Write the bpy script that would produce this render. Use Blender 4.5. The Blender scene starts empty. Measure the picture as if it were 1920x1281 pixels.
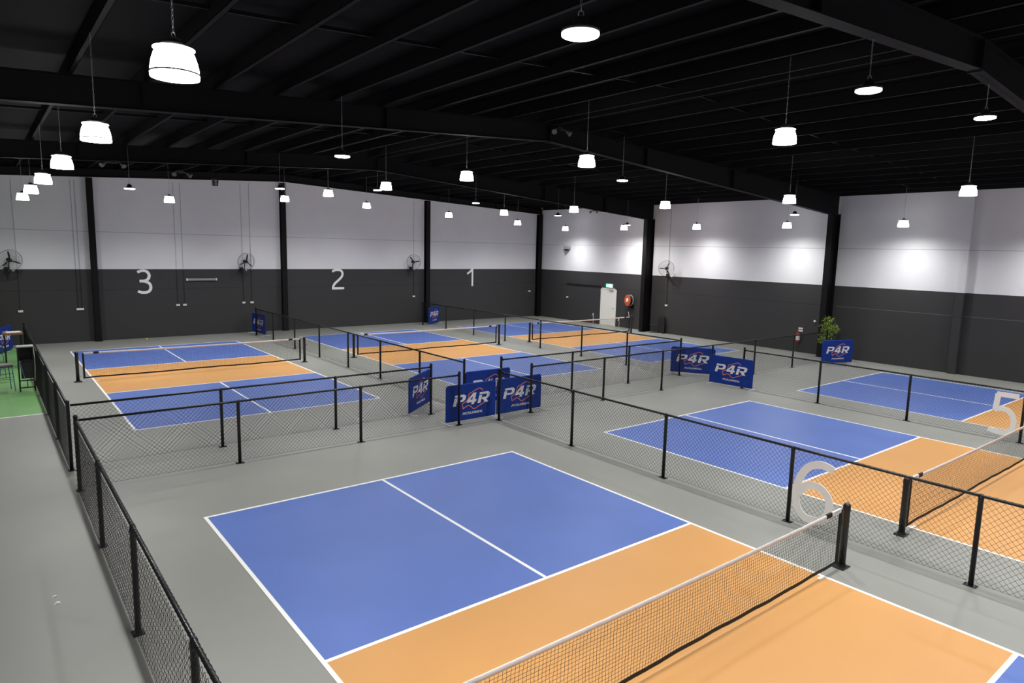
import bpy, math, random
from mathutils import Vector, Matrix

# ------------------------------------------------------------------ camera, world, exposure
S = bpy.context.scene
COL = S.collection
FPX = 1254.4
yaw, pitch, roll = 0.6724, 0.1370, 0.0227
F_ = Vector((math.sin(yaw) * math.cos(pitch), math.cos(yaw) * math.cos(pitch), -math.sin(pitch)))
R_ = Vector((math.cos(yaw), -math.sin(yaw), 0)); U_ = R_.cross(F_)
RR = R_ * math.cos(roll) + U_ * math.sin(roll); UU = -R_ * math.sin(roll) + U_ * math.cos(roll)
cam_data = bpy.data.cameras.new('camera')
cam = bpy.data.objects.new('camera', cam_data)
COL.objects.link(cam)
cam_data.sensor_width = 36.0
cam_data.lens = FPX / 1920 * 36.0
cam_data.clip_start = 0.05; cam_data.clip_end = 200
cam.matrix_world = Matrix(((RR.x, UU.x, -F_.x, -2.4606), (RR.y, UU.y, -F_.y, -10.6572), (RR.z, UU.z, -F_.z, 4.222), (0, 0, 0, 1)))
S.camera = cam

W = bpy.data.worlds.new('world'); S.world = W; W.use_nodes = True
W.node_tree.nodes['Background'].inputs[0].default_value = (0.6, 0.7, 1, 1)
W.node_tree.nodes['Background'].inputs[1].default_value = 0.02
S.view_settings.view_transform = 'Standard'
S.view_settings.look = 'None'
S.view_settings.exposure = 0.0
S.view_settings.gamma = 1.0
S.view_settings.use_curve_mapping = False
try:
    S.cycles.use_denoising = True
    S.cycles.use_light_tree = True
    S.cycles.max_bounces = 8
    S.cycles.diffuse_bounces = 5
except Exception:
    pass

BELL_W = 610.0      # power of one bell lamp
DISC_W = 700.0      # power of one flat disc lamp
rnd = random.Random(4)

# ------------------------------------------------------------------ materials
def mat(name, col, rough=0.5, metal=0.0, spec=0.5, emit=None, estr=0.0, noise=0.0, nscale=3.0, bump=0.0, bscale=200.0, sheen=0.0):
    m = bpy.data.materials.new(name); m.use_nodes = True
    nt = m.node_tree; b = nt.nodes['Principled BSDF']
    b.inputs['Base Color'].default_value = (*col, 1)
    b.inputs['Roughness'].default_value = rough
    b.inputs['Metallic'].default_value = metal
    b.inputs['Specular IOR Level'].default_value = spec
    if emit:
        b.inputs['Emission Color'].default_value = (*emit, 1); b.inputs['Emission Strength'].default_value = estr
    tc = nt.nodes.new('ShaderNodeTexCoord')
    if noise > 0:
        n = nt.nodes.new('ShaderNodeTexNoise'); n.inputs['Scale'].default_value = nscale; n.inputs['Detail'].default_value = 6
        nt.links.new(tc.outputs['Object'], n.inputs['Vector'])
        r = nt.nodes.new('ShaderNodeMapRange'); r.inputs['From Min'].default_value = 0.3; r.inputs['From Max'].default_value = 0.7
        r.inputs['To Min'].default_value = 1 - noise; r.inputs['To Max'].default_value = 1 + noise
        nt.links.new(n.outputs['Fac'], r.inputs['Value'])
        mx = nt.nodes.new('ShaderNodeVectorMath'); mx.operation = 'SCALE'
        mx.inputs[0].default_value = col; nt.links.new(r.outputs['Result'], mx.inputs['Scale'])
        nt.links.new(mx.outputs['Vector'], b.inputs['Base Color'])
    if bump > 0:
        n2 = nt.nodes.new('ShaderNodeTexNoise'); n2.inputs['Scale'].default_value = bscale
        nt.links.new(tc.outputs['Object'], n2.inputs['Vector'])
        bp = nt.nodes.new('ShaderNodeBump'); bp.inputs['Strength'].default_value = bump; bp.inputs['Distance'].default_value = 0.01
        nt.links.new(n2.outputs['Fac'], bp.inputs['Height']); nt.links.new(bp.outputs['Normal'], b.inputs['Normal'])
    return m

def wall_mat(name):
    """white above 3 m, charcoal below, thin joints at 2.15 m and 4.56 m"""
    m = bpy.data.materials.new(name); m.use_nodes = True
    nt = m.node_tree; b = nt.nodes['Principled BSDF']; b.inputs['Roughness'].default_value = 0.6
    b.inputs['Specular IOR Level'].default_value = 0.3
    g = nt.nodes.new('ShaderNodeNewGeometry'); s = nt.nodes.new('ShaderNodeSeparateXYZ')
    nt.links.new(g.outputs['Position'], s.inputs[0])
    def gt(v):
        n = nt.nodes.new('ShaderNodeMath'); n.operation = 'GREATER_THAN'; nt.links.new(s.outputs['Z'], n.inputs[0]); n.inputs[1].default_value = v; return n
    def near(v, w):
        n = nt.nodes.new('ShaderNodeMath'); n.operation = 'COMPARE'; nt.links.new(s.outputs['Z'], n.inputs[0]); n.inputs[1].default_value = v; n.inputs[2].default_value = w; return n
    n0 = nt.nodes.new('ShaderNodeTexNoise'); n0.inputs['Scale'].default_value = 0.7; n0.inputs['Detail'].default_value = 5
    nt.links.new(g.outputs['Position'], n0.inputs['Vector'])
    r = nt.nodes.new('ShaderNodeMapRange'); r.inputs['To Min'].default_value = 0.93; r.inputs['To Max'].default_value = 1.07
    nt.links.new(n0.outputs['Fac'], r.inputs['Value'])
    mix = nt.nodes.new('ShaderNodeMix'); mix.data_type = 'RGBA'
    mix.inputs['A'].default_value = (0.046, 0.0445, 0.0455, 1); mix.inputs['B'].default_value = (0.80, 0.80, 0.82, 1)
    nt.links.new(gt(3.01).outputs[0], mix.inputs['Factor'])
    j1 = near(2.15, 0.012); j2 = near(4.56, 0.011)
    mx = nt.nodes.new('ShaderNodeMath'); mx.operation = 'MAXIMUM'
    nt.links.new(j1.outputs[0], mx.inputs[0]); nt.links.new(j2.outputs[0], mx.inputs[1])
    sc = nt.nodes.new('ShaderNodeMapRange'); sc.inputs['To Min'].default_value = 1.0; sc.inputs['To Max'].default_value = 0.62
    nt.links.new(mx.outputs[0], sc.inputs['Value'])
    mu = nt.nodes.new('ShaderNodeMath'); mu.operation = 'MULTIPLY'
    nt.links.new(sc.outputs[0], mu.inputs[0]); nt.links.new(r.outputs[0], mu.inputs[1])
    v = nt.nodes.new('ShaderNodeVectorMath'); v.operation = 'SCALE'
    nt.links.new(mix.outputs['Result'], v.inputs[0]); nt.links.new(mu.outputs[0], v.inputs['Scale'])
    nt.links.new(v.outputs['Vector'], b.inputs['Base Color'])
    return m

M = dict(
    floor=mat('grey_floor_coating', (0.262, 0.267, 0.246), 0.42, spec=0.35, noise=0.05, nscale=0.6, bump=0.12, bscale=160),
    blue=mat('blue_court_coating', (0.094, 0.165, 0.475), 0.45, spec=0.4, noise=0.05, nscale=0.9, bump=0.12, bscale=160),
    orange=mat('orange_court_coating', (0.625, 0.317, 0.105), 0.45, spec=0.35, noise=0.03, nscale=0.8, bump=0.12, bscale=160),
    green=mat('green_court_coating', (0.15, 0.33, 0.11), 0.45, spec=0.35, noise=0.06, nscale=0.9),
    line=mat('white_line_paint', (0.88, 0.88, 0.86), 0.5),
    wall=wall_mat('two_tone_wall_paint'),
    roof=mat('dark_roof_lining', (0.0038, 0.0038, 0.0043), 0.75, spec=0.1, noise=0.15, nscale=2),
    steel=mat('black_painted_steel', (0.0055, 0.0055, 0.006), 0.6, spec=0.2),
    purlin=mat('dark_purlin_paint', (0.0085, 0.0085, 0.0092), 0.7, spec=0.12),
    fence=mat('black_powder_coat', (0.010, 0.010, 0.011), 0.33, spec=0.5),
    wire=mat('black_coated_wire', (0.009, 0.009, 0.010), 0.4, spec=0.5),
    netc=mat('black_net_cord', (0.008, 0.007, 0.007), 0.8),
    band=mat('black_net_band', (0.012, 0.011, 0.011), 0.75),
    tape=mat('white_net_tape', (0.72, 0.69, 0.69), 0.7, noise=0.05, nscale=12),
    bluefab=mat('blue_banner_fabric', (0.010, 0.040, 0.27), 0.75, spec=0.2, noise=0.1, nscale=5, bump=0.15, bscale=14),
    logo=mat('white_print', (0.78, 0.78, 0.78), 0.5),
    orangep=mat('orange_print', (0.80, 0.20, 0.075), 0.5),
    white=mat('white_plastic', (0.80, 0.80, 0.79), 0.4),
    numb=mat('pale_grey_sign_panel', (0.92, 0.91, 0.88), 0.45),
    chrome=mat('galvanised_steel', (0.45, 0.45, 0.45), 0.35, metal=0.9),
    black=mat('black_plastic', (0.012, 0.012, 0.012), 0.45),
    lamp=mat('glowing_diffuser', (0.9, 0.9, 0.9), 0.4, emit=(1.0, 0.995, 0.98), estr=22.0),
    lampw=mat('glowing_diffuser_by_wall', (0.9, 0.9, 0.9), 0.4, emit=(1.0, 0.995, 0.98), estr=8.0),
    lampd=mat('glowing_disc_lens', (0.9, 0.9, 0.9), 0.4, emit=(1.0, 1.0, 0.99), estr=24.0),
    housing=mat('dark_lamp_housing', (0.05, 0.05, 0.052), 0.4, metal=0.5),
    door=mat('white_door_paint', (0.84, 0.83, 0.77), 0.45),
    red=mat('red_enamel', (0.66, 0.11, 0.03), 0.35),
    redd=mat('dark_red_enamel', (0.30, 0.012, 0.012), 0.35),
    greenled=mat('green_exit_face', (0.1, 0.5, 0.35), 0.4, emit=(0.25, 1.0, 0.72), estr=0.9),
    whiteled=mat('white_exit_mark', (0.8, 0.9, 0.85), 0.4, emit=(0.9, 1.0, 0.96), estr=1.3),
    beige=mat('beige_floodlight_head', (0.16, 0.15, 0.13), 0.5),
    wood=mat('brown_timber', (0.17, 0.09, 0.05), 0.5, noise=0.2, nscale=9),
    leaf=mat('green_leaf', (0.20, 0.30, 0.035), 0.5, noise=0.35, nscale=7),
    bark=mat('brown_stem', (0.12, 0.08, 0.04), 0.8),
    ball=mat('yellow_ball_felt', (0.62, 0.72, 0.08), 0.8),
    bluemetal=mat('blue_steel_frame', (0.05, 0.13, 0.30), 0.35),
    grey=mat('grey_metal_plate', (0.34, 0.34, 0.34), 0.4),
    seat=mat('grey_seat_pad', (0.16, 0.15, 0.15), 0.5),
)

# ------------------------------------------------------------------ mesh helpers
class MB:
    def __init__(s): s.v = []; s.f = []
    def box(s, a, b):
        x0, y0, z0 = a; x1, y1, z1 = b; o = len(s.v)
        s.v += [(x0, y0, z0), (x1, y0, z0), (x1, y1, z0), (x0, y1, z0), (x0, y0, z1), (x1, y0, z1), (x1, y1, z1), (x0, y1, z1)]
        s.f += [tuple(o + i for i in q) for q in ((0, 3, 2, 1), (4, 5, 6, 7), (0, 1, 5, 4), (1, 2, 6, 5), (2, 3, 7, 6), (3, 0, 4, 7))]
        return s
    def tube(s, pts, r, n=8, cap=True, closed=False):
        pts = [Vector(p) for p in pts]; N = len(pts); o = len(s.v)
        rs = r if isinstance(r, (list, tuple)) else [r] * N
        prev = None
        for i, p in enumerate(pts):
            if closed: d = pts[(i + 1) % N] - pts[i - 1]
            else: d = pts[min(i + 1, N - 1)] - pts[max(i - 1, 0)]
            d.normalize()
            if prev is None:
                a = Vector((0, 0, 1)) if abs(d.z) < 0.9 else Vector((1, 0, 0))
                u = d.cross(a).normalized()
            else:
                u = (prev - d * prev.dot(d)).normalized()
            prev = u; w = d.cross(u)
            for k in range(n):
                t = 2 * math.pi * (k + 0.5) / n
                q = p + (u * math.cos(t) + w * math.sin(t)) * rs[i]; s.v.append(tuple(q))
        m = N if closed else N - 1
        for i in range(m):
            j = (i + 1) % N
            for k in range(n):
                l = (k + 1) % n
                s.f.append((o + i * n + k, o + i * n + l, o + j * n + l, o + j * n + k))
        if cap and not closed:
            s.f.append(tuple(o + k for k in range(n))[::-1]); s.f.append(tuple(o + (N - 1) * n + k for k in range(n)))
        return s
    def lathe(s, prof, n=24, c=(0, 0, 0), axis='z', capend=True):
        o = len(s.v)
        for (r, h) in prof:
            for k in range(n):
                t = 2 * math.pi * k / n; x, y = r * math.cos(t), r * math.sin(t)
                if axis == 'z': p = (c[0] + x, c[1] + y, c[2] + h)
                elif axis == 'y': p = (c[0] + x, c[1] + h, c[2] + y)
                else: p = (c[0] + h, c[1] + x, c[2] + y)
                s.v.append(p)
        for i in range(len(prof) - 1):
            for k in range(n):
                l = (k + 1) % n
                s.f.append((o + i * n + k, o + i * n + l, o + (i + 1) * n + l, o + (i + 1) * n + k))
        if capend:
            s.f.append(tuple(o + k for k in range(n))[::-1]); s.f.append(tuple(o + (len(prof) - 1) * n + k for k in range(n)))
        return s
    def prism(s, poly, y0, y1):
        """polygon in x,z extruded along y"""
        o = len(s.v); n = len(poly)
        s.v += [(p[0], y0, p[1]) for p in poly] + [(p[0], y1, p[1]) for p in poly]
        s.f.append(tuple(o + i for i in range(n))); s.f.append(tuple(o + n + i for i in range(n))[::-1])
        for i in range(n):
            j = (i + 1) % n; s.f.append((o + i, o + n + i, o + n + j, o + j))
        return s
    def mesh(s, name, m, smooth=False):
        me = bpy.data.meshes.new(name); me.from_pydata(s.v, [], s.f); me.materials.append(m)
        if smooth:
            for p in me.polygons: p.use_smooth = len(p.vertices) <= 4
        me.update(); return me
    def build(s, name, m, parent=None, smooth=False, loc=None):
        return link(name, s.mesh(name, m, smooth), parent, loc)

def link(name, me, parent=None, loc=None, rz=0.0):
    o = bpy.data.objects.new(name, me); COL.objects.link(o)
    if parent is not None: o.parent = parent
    if loc is not None: o.location = loc
    if rz: o.rotation_euler.z = rz
    return o

def tag(o, label=None, cat=None, group=None, kind=None):
    if label: o['label'] = label
    if cat: o['category'] = cat
    if group: o['group'] = group
    if kind: o['kind'] = kind
    return o

def thing(name, label, cat, loc=(0, 0, 0), rz=0.0, group=None):
    o = link(name, None, None, loc, rz); o.empty_display_size = 0.1
    return tag(o, label, cat, group)

def struct(name, mb, m, parent=None, **k):
    o = mb.build(name, m, parent, **k)
    if parent is None: tag(o, kind='structure')
    return o

def text_mb(body, x0, z0, w, h, y0, y1, shear=0.0, fat=0.0):
    """lettering as a solid filling the box x0..x0+w, z0..z0+h, between y0 and y1"""
    c = bpy.data.curves.new('lettering', 'FONT'); c.body = body; c.shear = shear; c.offset = fat; c.extrude = 0.05; c.resolution_u = 6
    o = bpy.data.objects.new('lettering', c); COL.objects.link(o)
    dg = bpy.context.evaluated_depsgraph_get(); dg.update()
    me = bpy.data.meshes.new_from_object(o.evaluated_get(dg))
    xs = [v.co.x for v in me.vertices]; ys = [v.co.y for v in me.vertices]; zs = [v.co.z for v in me.vertices]
    ax, bx, ay, by, az, bz = min(xs), max(xs), min(ys), max(ys), min(zs), max(zs)
    mb = MB()
    for v in me.vertices:
        mb.v.append((x0 + (v.co.x - ax) / (bx - ax) * w, y1 + (v.co.z - az) / (bz - az) * (y0 - y1), z0 + (v.co.y - ay) / (by - ay) * h))
    for p in me.polygons: mb.f.append(tuple(p.vertices))
    bpy.data.objects.remove(o); bpy.data.curves.remove(c); bpy.data.meshes.remove(me)
    return mb

# ------------------------------------------------------------------ building shell
XL, XR, YF, YB = -6.75, 25.75, -24.0, 22.1
def zr(x):  # underside of the purlins
    return 7.01 + 0.055 * x if x < 9.5 else 7.533 - 0.05 * (x - 9.5)

struct('floor', MB().box((XL - .2, YF - .2, -0.3), (XR + .2, YB + .2, 0)), M['floor'])
gable = [(XL - .2, 0), (XR + .2, 0), (XR + .2, zr(XR) - .08), (9.5, zr(9.5) - .08), (XL - .2, zr(XL) - .08)]
gtop = [(XL - .2, zr(XL) - .08), (9.5, zr(9.5) - .08), (XR + .2, zr(XR) - .08), (XR + .2, zr(XR) + .3), (9.5, zr(9.5) + .32), (XL - .2, zr(XL) + .3)]
struct('wall_back', MB().prism(gable, YB, YB + .2), M['wall'])
struct('wall_front', MB().prism(gable, YF - .2, YF), M['wall'])
struct('trim_3', MB().prism(gtop, YB, YB + .2), M['steel'])
struct('wall_left', MB().box((XL - .2, YF, 0), (XL, YB, zr(XL) + .3)), M['wall'])
struct('wall_right', MB().box((XR, YF, 0), (XR + .2, YB, zr(XR) + .3)), M['wall'])
cb = MB()
for (xa, xb) in ((XL - .2, 9.5), (9.5, XR + .2)):
    cb.prism([(xa, zr(xa) + .26), (xb, zr(xb) + .26), (xb, zr(xb) + .36), (xa, zr(xa) + .36)], YF - .2, YB + .2)
ceil = struct('ceiling', cb, M['roof'])
def purlin(x):
    z = zr(x); b = MB()
    b.box((x - .004, YF, z), (x + .004, YB - .02, z + .26)); b.box((x - .004, YF, z), (x + .075, YB - .02, z + .006))
    b.box((x + .069, YF, z), (x + .075, YB - .02, z + .025)); b.box((x - .004, YF, z + .25), (x + .075, YB - .02, z + .256))
    b.build('purlin', M['purlin'], ceil)
xs = [-1.1 + 1.15 * k for k in range(-4, 10)] + [9.72 + 1.15 * k for k in range(0, 14)]
for x in xs: purlin(x)
# bridging bars between the purlins, at the middle of each bay
for y in (-1.2, 8.1, 17.2, -11.3):
    b = MB()
    for i in range(len(xs) - 1):
        xa, xb = xs[i] + .08, xs[i + 1] - .01
        if xb - xa < 0.3: continue
        za, zb = zr(xa) + .13, zr(xb) + .13
        b.prism([(xa, za), (xb, zb), (xb, zb + .05), (xa, za + .05)], y - .02, y + .02)
    b.build('bridging_bar', M['steel'], ceil)

# portal rafters: tapered I beams
def rafter(y, label, end=False):
    t = thing('roof_rafter', label, 'beam', (0, y, 0))
    def zb(x):
        if end: return 7.19 + .054 * (x - 9.3) if x < 9.3 else 7.19 - .046 * (x - 9.3)
        return 7.07 + .058 * (x - 9.6) if x < 9.6 else 7.07 - .0735 * (x - 9.6)
    w = MB(); fl = MB(); k = 9.3 if end else 9.6
    for (xa, xb) in ((XL + .02, k), (k, XR - .02)):
        w.prism([(xa, zb(xa)), (xb, zb(xb)), (xb, zr(xb) - .003), (xa, zr(xa) - .003)], -.008, .008)
        fl.prism([(xa, zb(xa)), (xb, zb(xb)), (xb, zb(xb) + .016), (xa, zb(xa) + .016)], -.10, .10)
        fl.prism([(xa, zr(xa) - .018), (xb, zr(xb) - .018), (xb, zr(xb) - .002), (xa, zr(xa) - .002)], -.10, .10)
    w.build('web', M['steel'], t); fl.build('flange', M['purlin'], t)
    MB().box((k - .012, -.1, zb(k) - .03), (k + .012, .1, zr(k) - .01)).build('ridge_plate', M['steel'], t)
    for x in (0, 4.8, 13.5, 18, 22): MB().box((x - .005, -.09, zb(x) + .015), (x + .005, .09, zr(x) - .02)).build('stiffener_plate', M['steel'], t)
    return t
rafter(-6.64, 'nearest black steel roof beam crossing the top right corner')
rafter(3.15, 'long black steel roof beam over the double fence corridor')
rafter(12.97, 'black steel roof beam above the nets of courts 1 to 3')
rafter(21.97, 'black steel roof beam along the top of the back wall', True)
rafter(-16.45, 'black steel roof beam behind the camera')
def column(x, y, ax, ztop, dep, wid, label):
    """ax: 'x' web runs along x from the right wall, 'y' web runs from the back wall"""
    t = thing('steel_column', label, 'column', (x, y, 0))
    f = MB(); w = MB()
    if ax == 'x':
        f.box((-dep, -wid / 2, 0.012), (-dep + .016, wid / 2, ztop)); f.box((-.016, -wid / 2, 0.012), (-.002, wid / 2, ztop)); w.box((-dep + .01, -.006, 0.012), (-.01, .006, ztop))
        bp = MB().box((-dep - .04, -wid / 2 - .03, 0), (-.002, wid / 2 + .03, .018))
    else:
        f.box((-wid / 2, -dep, 0.012), (wid / 2, -dep + .014, ztop)); f.box((-wid / 2, -.016, 0.012), (wid / 2, -.002, ztop)); w.box((-.006, -dep + .01, 0.012), (.006, -.01, ztop))
        bp = MB().box((-wid / 2 - .03, -dep - .03, 0), (wid / 2 + .03, -.002, .018))
    f.build('flange', M['steel'], t); w.build('web', M['steel'], t); bp.build('base_plate', M['steel'], t)
    return t
column(XR, 12.97, 'x', 5.97, .62, .24, 'black steel column on right wall beside the red hose reel')
column(XR, 3.15, 'x', 5.97, .62, .24, 'black steel column on right wall behind the potted plant')
column(XR, -6.64, 'x', 5.97, .62, .24, 'black steel column on right wall beyond the right picture edge')
column(25.55, YB, 'y', 6.42, .25, .30, 'black steel column in the far corner of the hall')
column(1.28, YB, 'y', 6.73, .24, .22, 'black steel column on back wall left of the number 3')
column(9.2, YB, 'y', 7.12, .24, .24, 'black steel column on back wall between numbers 3 and 2')
column(17.3, YB, 'y', 6.78, .24, .26, 'black steel column on back wall between numbers 2 and 1')
eb = MB().box((XR - .12, YF, zr(XR) - .02), (XR - .005, YB - .3, zr(XR) + .2))
struct('trim_1', eb, M['steel'])
struct('trim_4', MB().box((XR - .006, -12, 2.142), (XR + .01, 2.9, 2.160)), mat('pale_joint_strip', (0.14, 0.14, 0.14), 0.6))  # thin strip along the joint, paler than the wall around it
struct('trim_2', MB().box((XR - .16, -1.78, 0), (XR - .002, -1.5, zr(XR) - .03)), M['wall'])

# ------------------------------------------------------------------ courts
WC, LC, KC = 6.10, 13.41, 4.57
COURT = [(0.0, 0.0, 6), (8.80, -0.03, 5), (17.50, -0.03, 4), (0.02, 19.39, 3), (8.90, 19.43, 2), (17.58, 19.39, 1)]
def court(x, y, num, label):
    t = thing('pickleball_court', label, 'court', (x, y, 0))
    def q(n, x0, y0, x1, y1, m, z0=0.0005, z1=.003): return MB().box((x0, y0, z0), (x1, y1, z1)).build(n, m, t)
    lw = .05
    for (a, b) in ((-KC, 0), (-LC, -LC + KC)):
        q('service_area', 0, a, WC / 2, b, M['blue']); q('service_area', WC / 2, a, WC, b, M['blue'])
    q('kitchen_zone', 0, -LC + KC, WC, -KC, M['orange'])
    b = MB(); z0, z1 = .002, .0045
    b.box((0, -LC, z0), (lw, 0, z1)).box((WC - lw, -LC, z0), (WC, 0, z1))
    for (y0, y1) in ((-lw, 0), (-LC, -LC + lw), (-KC - lw / 2, -KC + lw / 2), (-LC + KC - lw / 2, -LC + KC + lw / 2)): b.box((lw, y0, z0), (WC - lw, y1, z1))
    for (y0, y1) in ((-KC + lw / 2, -lw), (-LC + lw, -LC + KC - lw / 2)): b.box((WC / 2 - lw / 2, y0, z0), (WC / 2 + lw / 2, y1, z1))
    b.box((lw, -LC / 2 - .025, z0), (lw + .1, -LC / 2 + .025, z1)).box((WC - lw - .1, -LC / 2 - .025, z0), (WC - lw, -LC / 2 + .025, z1))
    b.build('court_lines', M['line'], t)
clab = {6: 'large blue and orange court nearest the camera, left of numeral six',
        5: 'blue and orange court between the fences carrying numerals six and five',
        4: 'blue and orange court by the right wall beyond the numeral five',
        3: 'blue and orange court of the far row, leftmost, beside the green strip',
        2: 'blue and orange court in the middle of the far row',
        1: 'blue and orange court in the far corner by the white door'}
for x, y, n in COURT: court(x, y, n, clab[n])
gt_ = thing('green_court', 'green painted court strip left of the walkway fence', 'court', (-1.44, 8.84, 0))
MB().box((-5.2, 0, .0003), (0, 12.9, .0012)).build('playing_surface', M['green'], gt_)
MB().box((-5.2, -.03, .0006), (0, .02, .0022)).box((-5.2, 11.6, .0006), (-.3, 11.65, .0022)).build('court_lines', M['line'], gt_)

# ------------------------------------------------------------------ nets
def net_meshes():
    r = random.Random(7); x0, x1 = -.22, 6.38; nx = 150; nz = 17; m = MB()
    def top(x): return .835 - .02 * math.sin(math.pi * (x - x0) / (x1 - x0))
    def bot(x): return .128 + .0035 * math.sin(9 * x) + .007 * math.sin(2.1 * x + 1)
    P = [[None] * (nz + 1) for _ in range(nx + 1)]
    for i in range(nx + 1):
        x = x0 + (x1 - x0) * i / nx
        for j in range(nz + 1):
            z = bot(x) + (top(x) - bot(x)) * j / nz
            jx = r.uniform(-.004, .004) if 0 < j < nz else 0; jz = r.uniform(-.003, .003) if 0 < j < nz else 0
            P[i][j] = (x + jx, .012 * math.sin(1.3 * x + .5) * math.sin(math.pi * j / nz) + r.uniform(-.002, .002), z + jz)
    for i in range(nx + 1): m.tube(P[i], .0016, 4, False)
    for j in range(1, nz): m.tube([P[i][j] for i in range(nx + 1)], .0016, 4, False)
    net = m.mesh('net_mesh', M['netc'], True)
    N = 120
    tp = MB(); bb = MB()
    def ribbon(mb, zf, h, th, wob):
        o = len(mb.v)
        for i in range(N + 1):
            x = x0 + (x1 - x0) * i / N; z = zf(x); k = r.uniform(-wob, wob)
            prof = [(-th, -h / 2), (-th * 1.1 + k, 0), (-th * .8, h / 2 - .006), (0, h / 2), (th * .8, h / 2 - .006), (th * 1.1 + k, 0), (th, -h / 2)]
            for (yy, zz) in prof: mb.v.append((x, yy, z + zz + k * .5))
        for i in range(N):
            for k in range(7):
                l = (k + 1) % 7; a = o + i * 7
                mb.f.append((a + k, a + l, a + 7 + l, a + 7 + k))
        mb.f.append(tuple(o + k for k in range(7))); mb.f.append(tuple(o + N * 7 + k for k in range(7))[::-1])
    ribbon(tp, lambda x: top(x) + .022, .052, .008, .0022)
    ribbon(bb, lambda x: bot(x) - .015, .045, .006, .003)
    tape = tp.mesh('top_tape', M['tape'], True); band = bb.mesh('bottom_band', M['band'], True)
    sb = MB().box((-.032, -.010, .10), (.022, .010, .86)).tube([(-.01, 0, .09), (-.01, 0, .865)], .016, 8).mesh('side_band', M['band'])
    pm = MB().lathe([(.047, .012), (.047, .80), (.050, .81), (.050, .87), (.045, .895), (.030, .912), (.008, .918)], 20).mesh('post', M['fence'], True)
    bp = MB().prism([(-.105, 0), (.105, 0), (.105, .012), (.065, .02), (-.065, .02), (-.105, .012)], -.075, .075).lathe([(.062, .02), (.052, .05)], 16).mesh('base_plate', M['fence'])
    pu = MB().lathe([(.026, -.008), (.018, 0), (.026, .008)], 14, (0, 0, .912), 'y').mesh('pulley_wheel', M['chrome'])
    cr = MB().box((-.02, .04, .58), (.02, .066, .66)).tube([(0, .06, .62), (.05, .08, .63), (.15, .085, .60)], .006, 6).mesh('crank_handle', M['black'])
    pt = MB().box((-.07, -.0125, -.03), (.07, .0125, .03)).mesh('black_patch', M['band'])
    lb = MB().box((-.11, -.0125, -.028), (.11, .0125, .028)).mesh('end_label', M['white'])
    lm = MB()
    for i, xx in enumerate((-.07, -.045, -.01, .02, .05)): lm.box((xx, -.0135, -.012), (xx + .014, .0135, .012))
    lm = lm.mesh('label_marks', M['grey'])
    st = MB().tube([(0, 0, .15), (.09, .01, .16)], .003, 6).tube([(0, 0, .48), (.09, .01, .48)], .003, 6).tube([(0, 0, .80), (.09, .01, .82)], .003, 6).mesh('tie_cord', M['band'])
    return net, tape, band, sb, pm, bp, pu, cr, pt, lb, lm, st
NM = net_meshes()
def net(x, y, label):
    net_, tape, band, sb, pm, bp, pu, cr, pt, lb, lm, st = NM
    t = thing('pickleball_net', label, 'net', (x, y, 0), 0, 'court nets')
    link('net_mesh', net_, t, (0, 0, 0))
    tp = link('top_tape', tape, t, (0, 0, 0)); link('bottom_band', band, t, (0, 0, 0))
    for s, xx in ((-1, -.22), (1, 6.38)):
        link('side_band', sb, t, (xx, 0, 0), math.pi if s > 0 else 0)
        p = link('post', pm, t, (xx + s * .17, 0, 0))
        link('base_plate', bp, p, (0, 0, 0)); link('pulley_wheel', pu, p, (0, 0, 0)); link('tie_cord', st, p, (0, 0, 0), math.pi if s > 0 else 0)
        if s > 0: link('crank_handle', cr, p, (0, 0, 0))
        link('black_patch', pt, t, (xx - s * .33, 0, .855)); l = link('end_label', lb, t, (xx - s * .12, 0, .857))
        link('label_marks', lm, l, (0, 0, 0))
nlab = {6: 'nearest black net, its white tape crossing the numeral six',
        5: 'black net at right picture edge behind the nearest court fence',
        4: 'unseen net on the right wall court beyond the right picture edge',
        3: 'black net with white tape on the leftmost court of far row',
        2: 'black net with white tape on the middle court of far row',
        1: 'black net with white tape on far court in front of white door'}
for (x, y, n) in COURT: net(x, y - LC / 2 + (.05 if n < 4 else .02), nlab[n]) if n < 4 else net(x, y - LC / 2 - .01, nlab[n])

# ------------------------------------------------------------------ chain link fences
PL = 2.52
def fence_meshes():
    p = PL / 62; nx = 62; nz = 29; m = MB()
    for k in range(nx):
        pts = []
        for j in range(nz + 1):
            pts.append(((k + ((j + k) % 2)) * p, .0018 if j % 2 else -.0018, .035 + j * p))
        m.tube(pts, .0026, 4, False)
    m.tube([(0, 0, .04), (PL, 0, .04)], .0018, 4, False)
    panel = m.mesh('chain_link_mesh', M['wire'], True)
    t = MB(); pts = []
    for a in range(31 * 10 + 1):
        q = a * 2 * math.pi / 10
        pts.append((PL * a / 310, .0232 * math.sin(q), .0232 * math.cos(q)))
    t.tube(pts, .0022, 4)
    tie = t.mesh('tie_wire', M['wire'], True)
    mid = MB().lathe([(.0315, .006), (.0315, 1.17), (.034, 1.172), (.034, 1.20), (.030, 1.215), (.020, 1.222)], 16).tube([(-.02, 0, 1.221), (.02, 0, 1.221)], .0275, 14).mesh('post', M['fence'], True)
    end = MB().lathe([(.0325, .006), (.0325, 1.27), (.036, 1.272), (.036, 1.295), (.028, 1.312), (.012, 1.322), (.003, 1.324)], 16).mesh('end_post', M['fence'], True)
    bp = MB().box((-.075, -.055, 0), (.075, .055, .008))
    for sx in (-1, 1): bp.lathe([(.008, .008), (.008, .018)], 8, (sx * .06, 0, 0))
    bp = bp.mesh('base_plate', M['fence'])
    clamp = MB().tube([(-.012, 0, 1.221), (.012, 0, 1.221)], .030, 12).box((-.01, -.036, 1.19), (.01, -.03, 1.25)).mesh('rail_clamp', M['fence'])
    return panel, tie, mid, end, bp, clamp
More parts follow.
